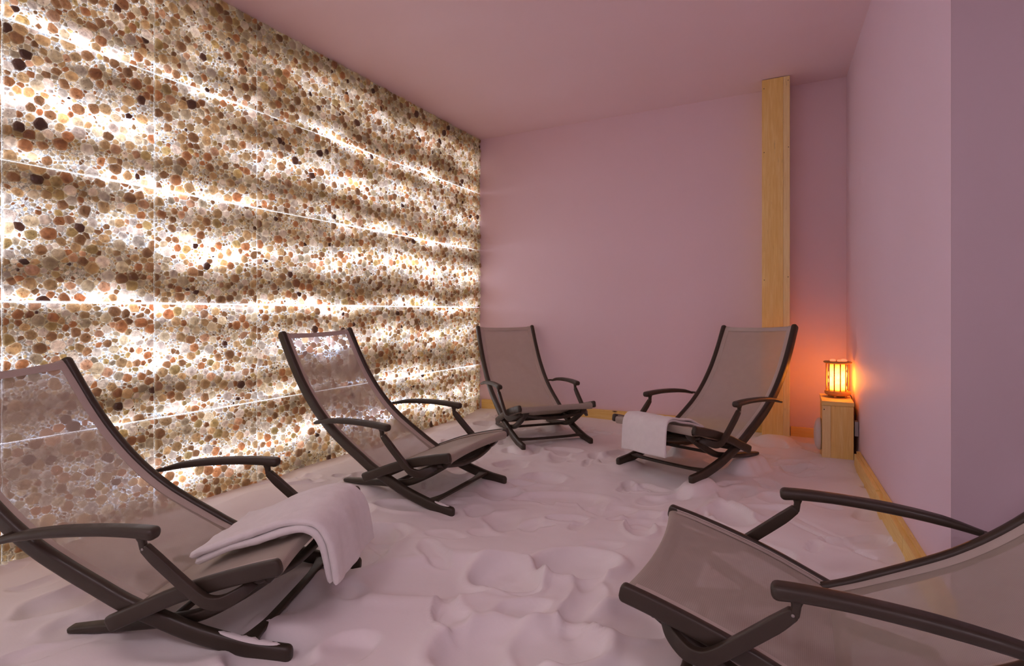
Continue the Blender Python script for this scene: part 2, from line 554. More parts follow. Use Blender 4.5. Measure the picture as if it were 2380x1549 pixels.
def pack_points(W, H, fine):
    """dart throwing with three sizes of stone"""
    pts = np.zeros((0, 3))
    blobs = [(random.uniform(0, W), random.uniform(0, H), random.uniform(.05, .11), random.uniform(.03, .06)) for _ in range(random.choice((3, 4, 5)))]
    for r0, r1, tries in ((0.019, 0.031, 300), (0.011, 0.017, 1000)) + (((0.0062, 0.0095, 2400),) if fine else ((0.0078, 0.010, 1100),)):
        cand = np.column_stack([RNG.uniform(0.0, W, tries), RNG.uniform(0.0, H, tries), RNG.uniform(r0, r1, tries)])
        for c in cand:
            if r0 > .01 and random.random() < .88 and any(((c[0] - b[0]) / b[2]) ** 2 + ((c[1] - b[1]) / b[3]) ** 2 < 1 for b in blobs): continue
            if len(pts):
                d2 = (pts[:, 0] - c[0]) ** 2 + (pts[:, 1] - c[1]) ** 2
                if (d2 < ((pts[:, 2] + c[2]) * (0.83 if c[2] > .0105 else 0.79)) ** 2).any(): continue
            pts = np.vstack([pts, c])
    return pts


PACKS = None


def cells(W, H, fine):
    pts = pack_points(W, H, fine)
    res = []
    X, Y, R = pts[:, 0], pts[:, 1], pts[:, 2]
    for i in range(len(pts)):
        x, y, r = pts[i]
        d2 = (X - x) ** 2 + (Y - y) ** 2
        near = np.argsort(d2)[1:26]
        k = 1.9 * r
        poly = []
        a0 = random.random() * 6.28; kk = random.choice((5, 6, 6, 7))
        st = random.uniform(0.60, 1.6); an = random.random() * 3.14
        ca, sa = math.cos(an), math.sin(an)
        for j in range(kk):
            a = a0 + 2 * math.pi * j / kk
            rr = k * random.uniform(0.58, 1.08)
            u, w = rr * math.cos(a) * st, rr * math.sin(a) / st
            poly.append((x + u * ca - w * sa, y + u * sa + w * ca))
        g = 0.0003 + 0.0009 * random.random() ** 2
        for j in near:
            dd = math.sqrt(d2[j])
            if dd > k * 1.2 + 1.6 * R[j]: continue
            nx, ny = (X[j] - x) / dd, (Y[j] - y) / dd
            m = (dd * dd + r * r - R[j] ** 2) / (2 * dd) - g
            poly = clip(poly, nx, ny, nx * x + ny * y + m)
            if len(poly) < 3: break
        if len(poly) < 3: continue
        for nx, ny, d in ((1, 0, W - 0.002), (-1, 0, -0.002), (0, 1, H - 0.002), (0, -1, -0.002)):
            poly = clip(poly, nx, ny, d)
            if len(poly) < 3: break
        if len(poly) < 3: continue
        P = np.array(poly)
        area = 0.5 * abs(np.dot(P[:, 0], np.roll(P[:, 1], 1)) - np.dot(P[:, 1], np.roll(P[:, 0], 1)))
        if area < 0.5 * r * r: continue
        res.append((P, r))
    return res


def stone_geo(P, r, lod):
    """domed stone over polygon P (in panel coords u,w); returns verts (u,w,h), faces, thickness 0..1"""
    keep = [True] * len(P)
    Q = []
    n = len(P)
    L = np.linalg.norm(np.roll(P, -1, 0) - P, axis=1)
    for i in range(n):                                     # cut corners
        a, b_, c = P[i - 1], P[i], P[(i + 1) % n]
        la, lc = L[i - 1], L[i]
        t = 0.22
        if lod == 0 or min(la, lc) < r * 0.22:
            Q.append(b_ + (a - b_) * 0.12 + (c - b_) * 0.12)
        else:
            Q.append(b_ + (a - b_) * min(t, 0.0020 / la)); Q.append(b_ + (c - b_) * min(t, 0.0020 / lc))
    Q = np.array(Q); m = len(Q)
    cen = Q.mean(0)
    h = r * random.uniform(0.42, 0.80)
    tilt = (random.uniform(-0.45, 0.45), random.uniform(-0.45, 0.45))
    rings = ((1.0, 0.0, 0.35), (0.95, 0.52, 0.75), (0.66, 0.92, 1.0)) if lod else ((1.0, 0.0, 0.12), (0.80, 0.75, 0.9))
    off = np.array([random.uniform(-0.12, 0.12), random.uniform(-0.12, 0.12)]) * r
    V = []; T = []
    for s, hh, th in rings:
        for q in Q:
            d = (q - cen) * s + off * (1 - s)
            z = h * hh * (1 + (d[0] * tilt[0] + d[1] * tilt[1]) / r)
            V.append((cen[0] + d[0], cen[1] + d[1], max(z, 0.0) + (0.0 if hh else -0.004)))
            T.append(th)
    F = []
    for i in range(len(rings) - 1):
        for j in range(m):
            k = (j + 1) % m
            F.append((i * m + j, i * m + k, (i + 1) * m + k, (i + 1) * m + j))
    b0 = (len(rings) - 1) * m
    V.append((cen[0] + off[0] * 0.5, cen[1] + off[1] * 0.5, h * (1.02 + random.uniform(-.05, .08)))); T.append(1.0)
    for j in range(m):
        F.append((b0 + j, b0 + (j + 1) % m, len(V) - 1))
    return V, F, T


def stone_colors(T, r):
    u = random.random()
    i = int(np.searchsorted(CW, u))
    small = r < 0.0125
    c = np.array(CATS[min(i, len(CATS) - 1)][1])
    if small and random.random() < 0.65:
        c = np.array(random.choice([(0.60, 0.49, 0.38), (0.54, 0.41, 0.24), (0.66, 0.57, 0.52), (0.48, 0.33, 0.19)]))
    elif random.random() < 0.26:
        c = np.array(random.choice([(0.60, 0.52, 0.48), (0.55, 0.45, 0.33), (0.62, 0.50, 0.46)]))
    c = np.clip(c * random.uniform(0.55, 1.32), 0.004, 0.85)
    t = np.array(T)[:, None]
    absb = -np.log(c / 0.95)
    return 0.95 * np.exp(-absb[None, :] * t)


def stone_mesh(name, V, F, COL, parent, panel_y0, panel_z0, loc=None):
    V = np.array(V)
    P3 = np.column_stack([WX + V[:, 2] - 0.018, panel_y0 + V[:, 0], panel_z0 + V[:, 1]])
    if loc is not None: P3 = P3 - np.array(loc)
    me = bpy.data.meshes.new(name)
    me.from_pydata(P3.tolist(), [], F)
    me.update()
    a = me.color_attributes.new('trans', 'FLOAT_COLOR', 'POINT')
    a.data.foreach_set('color', np.column_stack([COL, np.ones(len(COL))]).astype(np.float32).ravel())
    me.materials.append(M_STONE)
    o = bpy.data.objects.new(name, me); C.objects.link(o)
    o.parent = parent
    if loc is not None: o.location = loc
    return o


def depth_of(y, z):   # forward distance of a point on the salt wall from the camera
    return WX * -math.sin(TH) + y * math.cos(TH)


def px_of(y, z):
    X = WX * math.cos(TH) + y * math.sin(TH)
    D = depth_of(y, z)
    return 1190 + FOC * X / D, 724 - FOC * (z - CAM_H) / D


panels = []
for ci in range(len(YJ) - 1):
    for ri in range(len(ZJ) - 1):
        g = 0.0019
        y0, y1 = YJ[ci] + g * 0.9, YJ[ci + 1] - g * 0.9
        z0, z1 = ZJ[ri] + g, ZJ[ri + 1] - g
        pn = box('salt_panel', WX - 0.040, WX - 0.020, y0, y1, z0, z1, M_BED, wall_left)
        panels.append((pn, y0, y1, z0, z1))

allst = []
for pi, (pn, y0, y1, z0, z1) in enumerate(panels):
    vis = y1 > 0.8
    for P, r in cells(y1 - y0, z1 - z0, 0.8 < y1 < 2.9):
        c = P.mean(0)
        yy, zz = y0 + c[0], z0 + c[1]
        if zz < -0.09: continue
        D = depth_of(yy, zz)
        size = 0
        if vis and D > 0.5:
            px, py = px_of(yy, zz)
            area = 0.5 * abs(np.dot(P[:, 0], np.roll(P[:, 1], 1)) - np.dot(P[:, 1], np.roll(P[:, 0], 1)))
            if 5 < px < 2380 and 5 < py < 1300:
                # projected area, foreshortened
                size = area * FOC * FOC / D ** 2 * (-WX) / math.hypot(-WX, yy)
        allst.append([size, pi, P, r])
order = sorted(range(len(allst)), key=lambda i: -allst[i][0])
single = set(order[:300])
bulk = {}
for i, (size, pi, P, r) in enumerate(allst):
    pn, y0, y1, z0, z1 = panels[pi]
    lod = 1 if (r > 0.0125 and panels[pi][2] > 0.8) else 0
    V, F, T = stone_geo(P, r, lod)
    COL = stone_colors(T, r)
    if i in single:
        c = P.mean(0)
        stone_mesh('salt_stone', V, F, COL, pn, y0, z0, (WX - 0.018, y0 + c[0], z0 + c[1]))
    else:
        B_ = bulk.setdefault(pi, [[], [], []])
        n = len(B_[0])
        B_[0] += V; B_[1] += [tuple(q + n for q in f) for f in F]; B_[2].append(COL)
for pi, (V, F, CO) in bulk.items():
    pn, y0, y1, z0, z1 = panels[pi]
    tag(stone_mesh('salt_stones', V, F, np.vstack(CO), pn, y0, z0), kind='stuff')

# ------------------------------------------------------------------ chairs
RAIL = [(-1.297, .876), (-1.21, .722), (-1.11, .572), (-.99, .436), (-.87, .335), (-.76, .266), (-.65, .206), (-.545, .151),
        (-.42, .102), (-.31, .063), (-.2, .036), (-.1, .017), (-.008, .008)]
SEAT = [(-.575, .105), (-.46, .155), (-.335, .207), (-.21, .248), (-.09, .281), (-.008, .300)]
JLEG = [(-.785, .036), (-.7, .044), (-.554, .061), (-.42, .078), (-.33, .097), (-.255, .128), (-.165, .178), (-.085, .229)]
ARM = [(-.925, .378), (-.82, .402), (-.69, .417), (-.55, .423), (-.44, .421), (-.385, .416)]


def make_chair():
    root = empty('rocking_lounge_chair')
    def p3(pts, y): return [(x, y, z) for x, z in pts]
    for s in (-1, 1):
        rl = swept('back_rail', p3(RAIL, .283 * s), .036, .057, M_FRAME, root, r=.014)
        # cap plug at the top end
        sr = swept('seat_rail', p3(SEAT, .313 * s), .028, .052, M_FRAME, root, r=.010)
        swept('rear_leg', p3(JLEG, .243 * s), .036, .037, M_FRAME, root, r=.010,
              scale=[(1.1, .55), (1.15, .8), (1.15, .9), (1.1, 1), (1, 1), (1, 1), (1, 1), (1, 1)])
        swept('armrest', p3(ARM, .350 * s), .049, .031, M_FRAME, root, r=.014, seg=4,
              scale=[(.55, .55), (.9, .9), (1, 1), (1, 1), (1.02, 1.08), (1, 1.2)])
        # pivot between armrest and back rail
        swept('arm_pivot', [(-.925, .29 * s, .382), (-.925, .345 * s, .382)], .016, .016, M_FRAME, root, r=.0078, side=(1, 0, 0), sub=1)
        post = swept('arm_post', [(-.414, .346 * s, .366), (-.377, .346 * s, .330), (-.30, .346 * s, .262), (-.25, .345 * s, .220),
                                  (-.215, .342 * s, .200), (-.175, .330 * s, .196), (-.135, .305 * s, .212), (-.115, .275 * s, .226)],
                     .023, .037, M_FRAME, root, r=.004, scale=[(1, .8), (1, 1), (1, 1), (1, 1), (1, 1.05), (1, 1.15), (1, 1), (1, .9)])
        br = swept('arm_bracket', [(-.424, .349 * s, .412), (-.423, .348 * s, .390), (-.420, .347 * s, .368)], .021, .021, M_FRAME, root, r=.006, sub=2,
                   scale=[(1.5, 1.7), (.95, 1), (.95, 1)])
        v, f = lathe_geo([(0.0, 0), (.0042, 0), (.0042, .0012), (.003, .002)], 10)
        v = [(-.416 + a, (.3565 + c) * s + 0.001 * s, .368 + b_) for a, b_, c in v]
        mesh_obj('rivet', v, f, M_RIVET, br)
        # pivot lug and bolt where the rear leg meets the seat frame
        lg = swept('leg_lug', [(-.075, .243 * s, .232), (-.055, .243 * s, .252), (-.045, .243 * s, .268)], .042, .030, M_FRAME, root, r=.006, sub=2)
        v, f = lathe_geo([(0.0, 0), (.006, 0), (.006, .003), (.004, .004)], 10)
        v = [(-.075 + a, (.243 - .022 - c) * s, .236 + b_) for a, b_, c in v]
        mesh_obj('bolt', v, f, M_RIVET, lg)
    # cross members
    swept('foot_bar', [(-.145, -.272, .036), (-.143, -.22, .034), (-.14, -.15, .032), (-.14, 0, .031), (-.14, .15, .032), (-.143, .22, .034), (-.145, .272, .036)],
          .030, .016, M_FRAME, root, r=.005, side=(1, 0, 0), scale=[(2.2, 1.2), (1.5, 1), (1, 1), (1, 1), (1, 1), (1.5, 1), (2.2, 1.2)])
    swept('head_bar', [(-1.292, -.276, .868), (-1.306, -.14, .860), (-1.311, 0, .857), (-1.306, .14, .860), (-1.292, .276, .868)],
          .022, .022, M_FRAME, root, r=.009, side=(1, 0, 0))
    swept('seat_support_bar', [(-.10, -.275, .236), (-.075, -.20, .222), (-.07, -.1, .205), (-.07, 0, .200), (-.07, .1, .205), (-.075, .20, .222), (-.10, .275, .236)],
          .034, .020, M_FRAME, root, r=.006, side=(1, 0, 0))
    swept('seat_front_bar', [(-.030, -.300, .286), (-.052, -.15, .281), (-.059, 0, .279), (-.052, .15, .281), (-.030, .300, .286)],
          .030, .026, M_FRAME, root, r=.010, side=(1, 0, 0))
    swept('pivot_bar', [(-.455, -.27, .122), (-.455, 0, .122), (-.455, .27, .122)], .022, .022, M_FRAME, root, r=.0105, side=(1, 0, 0))
    swept('seat_rear_bar', [(-.535, -.302, .122), (-.535, 0, .122), (-.535, .302, .122)], .026, .022, M_FRAME, root, r=.008, side=(1, 0, 0))
    swept('leg_stretcher', [(-.43, -.24, .074), (-.43, 0, .074), (-.43, .24, .074)], .024, .018, M_FRAME, root, r=.006, side=(1, 0, 0))

    def cloth(name, prof, half, sag, mat, parent, y0=None, y1=None, ny=14, lift=0.0, sub=4, bow=0.0):
        P = catmull([(x, 0, z) for x, z in prof], sub)
        n = len(P)
        T = np.gradient(P, axis=0); T /= np.linalg.norm(T, axis=1)[:, None]
        NN = np.cross(T, np.array([0, 1, 0.0]))
        if y0 is None: y0, y1 = -half, half
        V = []; L = np.concatenate([[0], np.cumsum(np.linalg.norm(np.diff(P, axis=0), axis=1))])
        uv = []
        for i in range(n):
            t = i / (n - 1)
            for j in range(ny + 1):
                y = y0 + (y1 - y0) * j / ny
                s = -sag(t) * (1 - (y / half) ** 2)
                q = P[i] + NN[i] * (s + lift)
                V.append((q[0] - bow * (1 - (y / half) ** 2) * min(max((t - .25) / .3, 0), 1), y, q[2])); uv.append((y, L[i]))
        F = [(i * (ny + 1) + j, i * (ny + 1) + j + 1, (i + 1) * (ny + 1) + j + 1, (i + 1) * (ny + 1) + j) for i in range(n - 1) for j in range(ny)]
        o = mesh_obj(name, V, F, mat, parent)
        ul = o.data.uv_layers.new(name='UVMap')
        li = np.zeros(len(o.data.loops), dtype=np.int32); o.data.loops.foreach_get('vertex_index', li)
        ul.data.foreach_set('uv', np.array(uv, np.float32)[li].ravel())
        return o

    # back sling on the front face of the rails, wrapped over the head bar
    off = .014
    Pr = catmull([(x, 0, z) for x, z in RAIL], 4)
    Tn = np.gradient(Pr, axis=0); Tn /= np.linalg.norm(Tn, axis=1)[:, None]
    Nn = np.cross(Tn, np.array([0, 1, 0.0]))
    if Nn[8][2] < 0: Nn = -Nn
    Ps = Pr + Nn * off
    keep = [p for p in Ps if p[0] < -.455 and p[0] > -1.285]
    bprof = [(-1.318, .846), (-1.312, .872), (-1.292, .882)] + [(p[0], p[2]) for p in keep[2::3]]
    sgb = lambda t: .026 * math.sin(math.pi * min(max((t - .04) / .9, 0), 1)) + .010
    bs = cloth('back_sling', bprof, .266, sgb, M_SLING, root)
    for s in (-1, 1):
        a, c = sorted((.266 * s, .234 * s))
        cloth('hem', bprof[1:], .266, sgb, M_HEM, bs, a, c, 2, .0016)
    cloth('top_hem', [bprof[1], bprof[2], (bprof[2][0] * .6 + bprof[3][0] * .4, bprof[2][1] * .6 + bprof[3][1] * .4)], .266, lambda t: sgb(t * .05), M_HEM, bs, -.234, .234, 12, .0016)
    v, f = sweep([(-1.272, -.262, .857), (-1.285, 0, .846), (-1.272, .262, .857)], .016, .002, .0008, side=(.4, 0, -.9))
    # seat sling, wrapped round the front bar
    sprof = [(-.553, .128), (-.46, .170), (-.335, .222), (-.21, .263), (-.09, .297), (-.03, .310), (-.004, .306), (.002, .288), (-.003, .270), (-.018, .261),
             (-.06, .258), (-.13, .243)]
    sgs = lambda t: .012 * math.sin(math.pi * min(t / .55, 1)) if t < .55 else 0.0
    ss = cloth('seat_sling', sprof, .297, sgs, M_SEATF, root, sub=4, bow=.028)
    for s in (-1, 1):
        a, c = sorted((.298 * s, .274 * s))
        cloth('hem', sprof[:6], .297, lambda t: 0, M_HEM, ss, a, c, 2, .0016)
    cloth('rear_hem', [(-.553, .130), (-.541, .135), (-.529, .1405)], .297, lambda t: 0, M_HEM, ss, -.275, .275, 8, .0018, sub=2)
    for s in (-1, 1):
        pp = [(x, .299 * s, z + .004) for x, z in sprof[:6]]
        swept('piping', pp, .0045, .0045, M_PIPING, ss, r=.002, sub=3, seg=2)
    return root


def copy_tree(o, parent=None):
    c = o.copy(); C.objects.link(c); c.parent = parent
    for ch in o.children:
        copy_tree(ch, c)
    return c


POSES = {1: (-1.515, 1.439, .379, -.024, .026, .035), 2: (-1.583, 2.626, -.003, -.001, -.026, .016), 3: (-1.629, 3.857, -.756, .014, .002, .003),
         4: (-.801, 3.407, -2.019, .044, -.004, .034), 5: (-.423, 1.772, -3.145, -.010, .001, -.026)}
CHM = {}
for k, (x, y, yaw, z, pt, ro) in POSES.items():
    CHM[k] = Matrix.Translation((x, y, z)) @ Matrix.Rotation(yaw, 4, 'Z') @ Matrix.Rotation(ro, 4, 'X') @ Matrix.Rotation(-pt, 4, 'Y')
LBL = {1: 'bronze rocking lounger at far left, with a towel, its back against the glowing salt wall',
       2: 'empty bronze rocking lounger second from left, salt wall glowing through its mesh back',
       3: 'empty bronze rocking lounger in the far corner where salt wall meets pink wall',
       4: 'bronze rocking lounger with a towel, in front of the timber post',
       5: 'large empty bronze rocking lounger cropped by the lower right corner'}
base_chair = make_chair()
CH = {}
for k in (1, 2, 3, 4, 5):
    c = base_chair if k == 1 else copy_tree(base_chair)
    c.matrix_world = CHM[k]
    tag(c, LBL[k], 'chair', 'rocking loungers standing on the salt')
    CH[k] = c


# ------------------------------------------------------------------ towels
def vnoise(x, y, z):
    from mathutils import noise as nz
    return nz.noise(Vector((x, y, z)))


def towel(name, M, prof, y0, y1, skew, label, seed, th=.026, layers=2):
    """folded towel: layered slab following prof (x,z) in chair space"""
    rs = random.Random(seed)
    mb = MB()
    P = catmull([(x, 0, z) for x, z in prof], 6)
    T = np.gradient(P, axis=0); T /= np.linalg.norm(T, axis=1)[:, None]
    NN = -np.cross(T, np.array([0, 1, 0.0]))
    if NN[0][2] < 0: NN = -NN
    n = len(P)
    for L in range(layers):
        shrink = 0.010 * (layers - 1 - L)
        sec = section((y1 - y0) - shrink, th, th / 2, 4)
        # densify the long sides
        dense = []
        m0 = len(sec)
        for j in range(m0):
            a, b_ = np.array(sec[j]), np.array(sec[(j + 1) % m0])
            d = np.linalg.norm(a - b_); k = max(1, int(d / .012))
            for q in range(k): dense.append(a + (b_ - a) * q / k)
        sec = dense; m = len(sec)
        rings = []
        idx = [(0, .35, -.006), (0, .75, -.003)] + [(i, 1, 0) for i in range(n)] + [(n - 1, .75, .003), (n - 1, .35, .006)]
        for i, q, e in idx:
            t = i / (n - 1)
            c = P[i] + T[i] * e + NN[i] * (th * .98 * L + th / 2 + .002)
            ring = []
            for a, h in sec:
                yy = (y0 + y1) / 2 + a + skew * (t - .5) + .006 * math.sin(5 * t + L * 2 + seed)
                w = .0095 * vnoise(c[0] * 7 + seed, yy * 9, L * 2.2) + .003 * vnoise(c[0] * 26, yy * 26, seed + L)
                p = c + NN[i] * (h * q + w * (1.3 if L else .7))
                ring.append((p[0], yy, p[2]))
            rings.append(ring)
        V = [p for r_ in rings for p in r_]
        F = []
        for i in range(len(rings) - 1):
            for j in range(m):
                k = (j + 1) % m
                F.append((i * m + j, (i + 1) * m + j, (i + 1) * m + k, i * m + k))
        F.append(tuple(range(m))); F.append(tuple((len(rings) - 1) * m + j for j in range(m))[::-1])
        mb.add(V, F)
    o = mb.build(name, M_TOWEL)
    # loops of the terry pile as tiny blades
    me = o.data
    me.calc_loop_triangles()
    fz = MB(); vs = [v.co.copy() for v in me.vertices]
    tris = [t for t in me.loop_triangles if t.area < 0.001]
    for _ in range(9000):
        t = rs.choice(tris); a, b_, c = (vs[i] for i in t.vertices)
        u, w = rs.random(), rs.random()
        if u + w > 1: u, w = 1 - u, 1 - w
        p = a + (b_ - a) * u + (c - a) * w
        nrm = (b_ - a).cross(c - a)
        if nrm.length < 1e-12: continue
        nrm.normalize()
        d = Vector((rs.uniform(-1, 1), rs.uniform(-1, 1), rs.uniform(-1, 1)))
        tip = p + nrm * rs.uniform(.001, .0028) + d * .0012
        s = d.cross(nrm) * .0006
        fz.add([p - s, p + s, tip], [(0, 1, 2)])
    pile = fz.build('terry_pile', M_TOWEL, o, smooth=False)
    tag(pile, kind='stuff')
    o.matrix_world = M
    tag(o, label, 'towel')
    return o


towel('folded_towel', CHM[1], [(-.375, .222), (-.28, .258), (-.19, .288), (-.10, .314), (-.03, .330), (.012, .322), (.032, .285), (.040, .235), (.046, .175), (.048, .150)],
      -.155, .20, .05, 'thick folded towel draped over the seat front of the leftmost lounger', 3)
towel('folded_towel', CHM[4], [(-.33, .238), (-.27, .264), (-.19, .288), (-.10, .308), (-.04, .322), (.002, .318), (.022, .290), (.032, .235), (.040, .170), (.043, .130)],
      -.19, .155, 0.0, 'white folded towel draped over the seat of the lounger in front of the post', 8, th=.015)

# ------------------------------------------------------------------ timber post
post = empty('timber_post', (-.145, 4.80, -.2))
tag(post, 'tall yellow pine post reaching the ceiling near the right corner', 'post')


def pbox(name, par, x0, x1, y0, y1, z0, z1, mat, b=.002):
    L = par.location
    o = box(name, x0 - L.x, x1 - L.x, y0 - L.y, y1 - L.y, z0 - L.z, z1 - L.z, mat, par, b)
    return o


pbox('wide_board', post, -.247, -.095, 4.765, 4.787, -.2, CZ - .004, M_PINEZ)
pbox('narrow_board', post, -.0945, -.048, 4.765, 4.787, -.2, CZ - .004, M_PINEZ2)
pbox('side_board', post, -.244, -.222, 4.788, BY - .002, -.2, CZ - .004, M_PINEZ)
pbox('side_board', post, -.072, -.050, 4.788, BY - .002, -.2, CZ - .004, M_PINEZ)
for x, z in ((-.232, 2.83), (-.060, 2.865), (-.231, 2.32), (-.058, 2.34), (-.23, 1.3), (-.06, 1.32), (-.23, .5)):
    v, f = lathe_geo([(0, 0), (.0035, 0), (.0035, .001)], 8)
    v = [(x + .145 + a, 4.7645 - 4.80 - c, z + .2 + b_) for a, b_, c in v]
    mesh_obj('nail', v, f, M_BLACK, post)

# ------------------------------------------------------------------ lamp stand, lamp, dome, socket
SX0, SX1, SY0, SY1, SZ = .156, .342, 4.327, 4.71, .428
stand = empty('lamp_stand', ((SX0 + SX1) / 2, 4.5, -.2))
tag(stand, 'boxy yellow pine stand in the right corner carrying the lamp', 'stand')
pbox('front_board', stand, SX0, SX0 + .052, SY0, SY0 + .02, -.2, SZ - .031, M_PINEZ2)
pbox('front_board', stand, SX0 + .0525, SX1, SY0, SY0 + .02, -.2, SZ - .031, M_PINEZ)
pbox('side_board', stand, SX0, SX0 + .02, SY0 + .021, SY1, -.2, SZ - .031, M_PINEZ)
pbox('side_board', stand, SX1 - .02, SX1, SY0 + .021, SY1, -.2, SZ - .031, M_PINEZ)
pbox('top_board', stand, SX0 - .003, SX1 + .003, SY0 - .003, SY1, SZ - .030, SZ, M_PINEX, .003)
for x, z in ((SX0 + .012, .37),):
    v, f = lathe_geo([(0, 0), (.004, 0), (.004, .001)], 8)
    L = stand.location
    v = [(x - L.x + a, SY0 - .0005 - L.y - c, z - L.z + b_) for a, b_, c in v]
    mesh_obj('nail', v, f, M_BLACK, stand)

LX, LY, LZ = .262, 4.575, SZ
lamp = empty('salt_lamp', (LX, LY, LZ))
tag(lamp, 'glowing round salt lamp with wooden rods on the corner stand', 'lamp')
M_LWOOD = simple('orange_wood', (0.62, 0.30, 0.08), 0.45)
v, f = lathe_geo([(0, .012), (.060, .012), (.078, .018), (.084, .030), (.083, .042), (.072, .050), (.05, .052), (0, .052)], 40)
mesh_obj('lamp_base', v, f, M_LWOOD, lamp)
for a in (0.5, 2.6, 4.4, 5.6):
    v, f = lathe_geo([(0, -.0085), (.006, -.007), (.010, 0), (.006, .007), (0, .0085)], 12, (.062 * math.cos(a), .062 * math.sin(a), .0095))
    mesh_obj('foot', v, f, M_LWOOD, lamp)
v, f = lathe_geo([(0, .244), (.082, .244), (.090, .249), (.091, .254), (.086, .259), (0, .260)], 40)
mesh_obj('lamp_lid', v, f, M_LWOOD, lamp)
for k in range(12):
    a = 2 * math.pi * (k + .35) / 12
    v, f = lathe_geo([(0, .05), (.0042, .05), (.0036, .15), (.0042, .246), (0, .246)], 8, (.072 * math.cos(a), .072 * math.sin(a), 0))
    mesh_obj('rod', v, f, M_LWOOD, lamp)
M_CORE = bpy.data.materials.new('glowing_salt'); M_CORE.use_nodes = True
nt = M_CORE.node_tree; b = nt.nodes['Principled BSDF']
b.inputs['Base Color'].default_value = (.9, .5, .25, 1)
gz = N(nt, 'ShaderNodeTexCoord'); sp = N(nt, 'ShaderNodeSeparateXYZ'); nt.links.new(gz.outputs['Object'], sp.inputs[0])
hz = ramp(nt, math_n(nt, 'DIVIDE', sp.outputs['Z'], .25), [(.2, .25), (.42, 1.0), (.62, 1.0), (.95, .10)])
nn = ramp(nt, noise(nt, gz.outputs['Object'], 30, 3), [(.3, .55), (.6, 1.1)])
b.inputs['Emission Color'].default_value = (1.0, .29, .028, 1)
nt.links.new(math_n(nt, 'MULTIPLY', math_n(nt, 'MULTIPLY', hz, nn), LAMP_E), b.inputs['Emission Strength'])
prof = [(0, .053)] + [(.056 + .0015 * math.sin(i * 2.1), .055 + .186 * i / 11) for i in range(12)] + [(0, .243)]
v, f = lathe_geo(prof, 26)
v = [(x * (1 + .08 * vnoise(x * 40, y * 40, z * 40)), y * (1 + .08 * vnoise(x * 40, y * 40, z * 40 + 9)), z) for x, y, z in v]
mesh_obj('salt_core', v, f, M_CORE, lamp)
M_PSALT, nt, b = new_mat('pink_salt_chunk')
b.inputs['Base Color'].default_value = (.85, .38, .27, 1); b.inputs['Roughness'].default_value = .35
b.inputs['Emission Color'].default_value = (1, .25, .10, 1); b.inputs['Emission Strength'].default_value = .35


def chunk(name, c, r, seed, mat, label, cat='salt'):
    import bmesh
    bm = bmesh.new(); bmesh.ops.create_icosphere(bm, subdivisions=2, radius=r)
    for q in bm.verts:
        q.co *= 1 + .28 * vnoise(q.co.x * 28 + seed, q.co.y * 28, q.co.z * 28)
        q.co.z *= .55
        if q.co.z < -r * .3: q.co.z = -r * .3
    me = bpy.data.meshes.new(name); bm.to_mesh(me); bm.free(); me.materials.append(mat)
    o = bpy.data.objects.new(name, me); C.objects.link(o); o.location = (c[0], c[1], c[2] + r * .3)
    return tag(o, label, cat, 'salt chunks on the lamp lid')


chunk('salt_chunk', (LX - .028, LY - .02, LZ + .2605), .021, 1, M_PSALT, 'pink salt chunk on the lamp lid, leftmost of three')
chunk('salt_chunk', (LX + .008, LY - .03, LZ + .2605), .016, 5, M_PSALT, 'small pink salt chunk on the lamp lid, middle of three')
chunk('salt_chunk', (LX + .038, LY - .008, LZ + .2605), .021, 9, M_PSALT, 'pink salt chunk on the lamp lid, rightmost of three')

# white dome on the side of the stand
v, f = lathe_geo([(.112, 0), (.115, .008), (.110, .022), (.085, .036), (.045, .044), (0, .046)], 40)
v = [(SX0 - .002 - z, 4.50 + x, .165 + y) for x, y, z in v]
f = [q[::-1] for q in f]
tag(mesh_obj('dome_cover', v, f, M_WHITE), 'white round dome cover fixed to the left side of the wooden lamp stand', 'cover')
# grey socket on the right wall behind the stand and lamp cord
xs = RX0 + (4.36 - RY0) * dx
tag(box('wall_socket', xs - .022, xs - .001, 4.33, 4.41, .20, .30, M_GREY, None, .003), 'small grey socket box on the right wall beside the lamp stand', 'socket')
cord = swept('power_cord', [(LX + .06, LY + .03, SZ + .02), (LX + .083, LY + .01, SZ + .012), (LX + .089, LY - .06, SZ - .03), (xs - .012, 4.40, .36), (xs - .016, 4.375, .305)],
             .006, .006, M_BLACK, None, r=.0029, seg=2)
cord.parent = lamp; cord.location = (-LX, -LY, -LZ)


# ------------------------------------------------------------------ salt floor (height field)
X0, X1, Y0, Y1 = -3.06, 1.9, -0.6, BY - .030
STEP = .0105
gx = np.arange(X0, X1 + STEP, STEP); gy = np.arange(Y0, Y1 + STEP, STEP); gy[-1] = Y1
GX, GY = np.meshgrid(gx, gy)


def lat(seed, sc):
    r = np.random.RandomState(seed)
    n = 64
    L = r.rand(n, n)
    u = (GX - X0) * sc; w = (GY - Y0) * sc
    iu = np.floor(u).astype(int); iw = np.floor(w).astype(int)
    fu = u - iu; fw = w - iw
    fu = fu * fu * (3 - 2 * fu); fw = fw * fw * (3 - 2 * fw)
    g = lambda a, c: L[a % n, c % n]
    return (g(iw, iu) * (1 - fu) + g(iw, iu + 1) * fu) * (1 - fw) + (g(iw + 1, iu) * (1 - fu) + g(iw + 1, iu + 1) * fu) * fw - .5


H = .040 * lat(1, 1.3) + .030 * lat(2, 2.7) + .012 * lat(3, 6.1)
warpx = .05 * lat(4, 5) + .02 * lat(5, 12); warpy = .05 * lat(6, 5) + .02 * lat(7, 12)


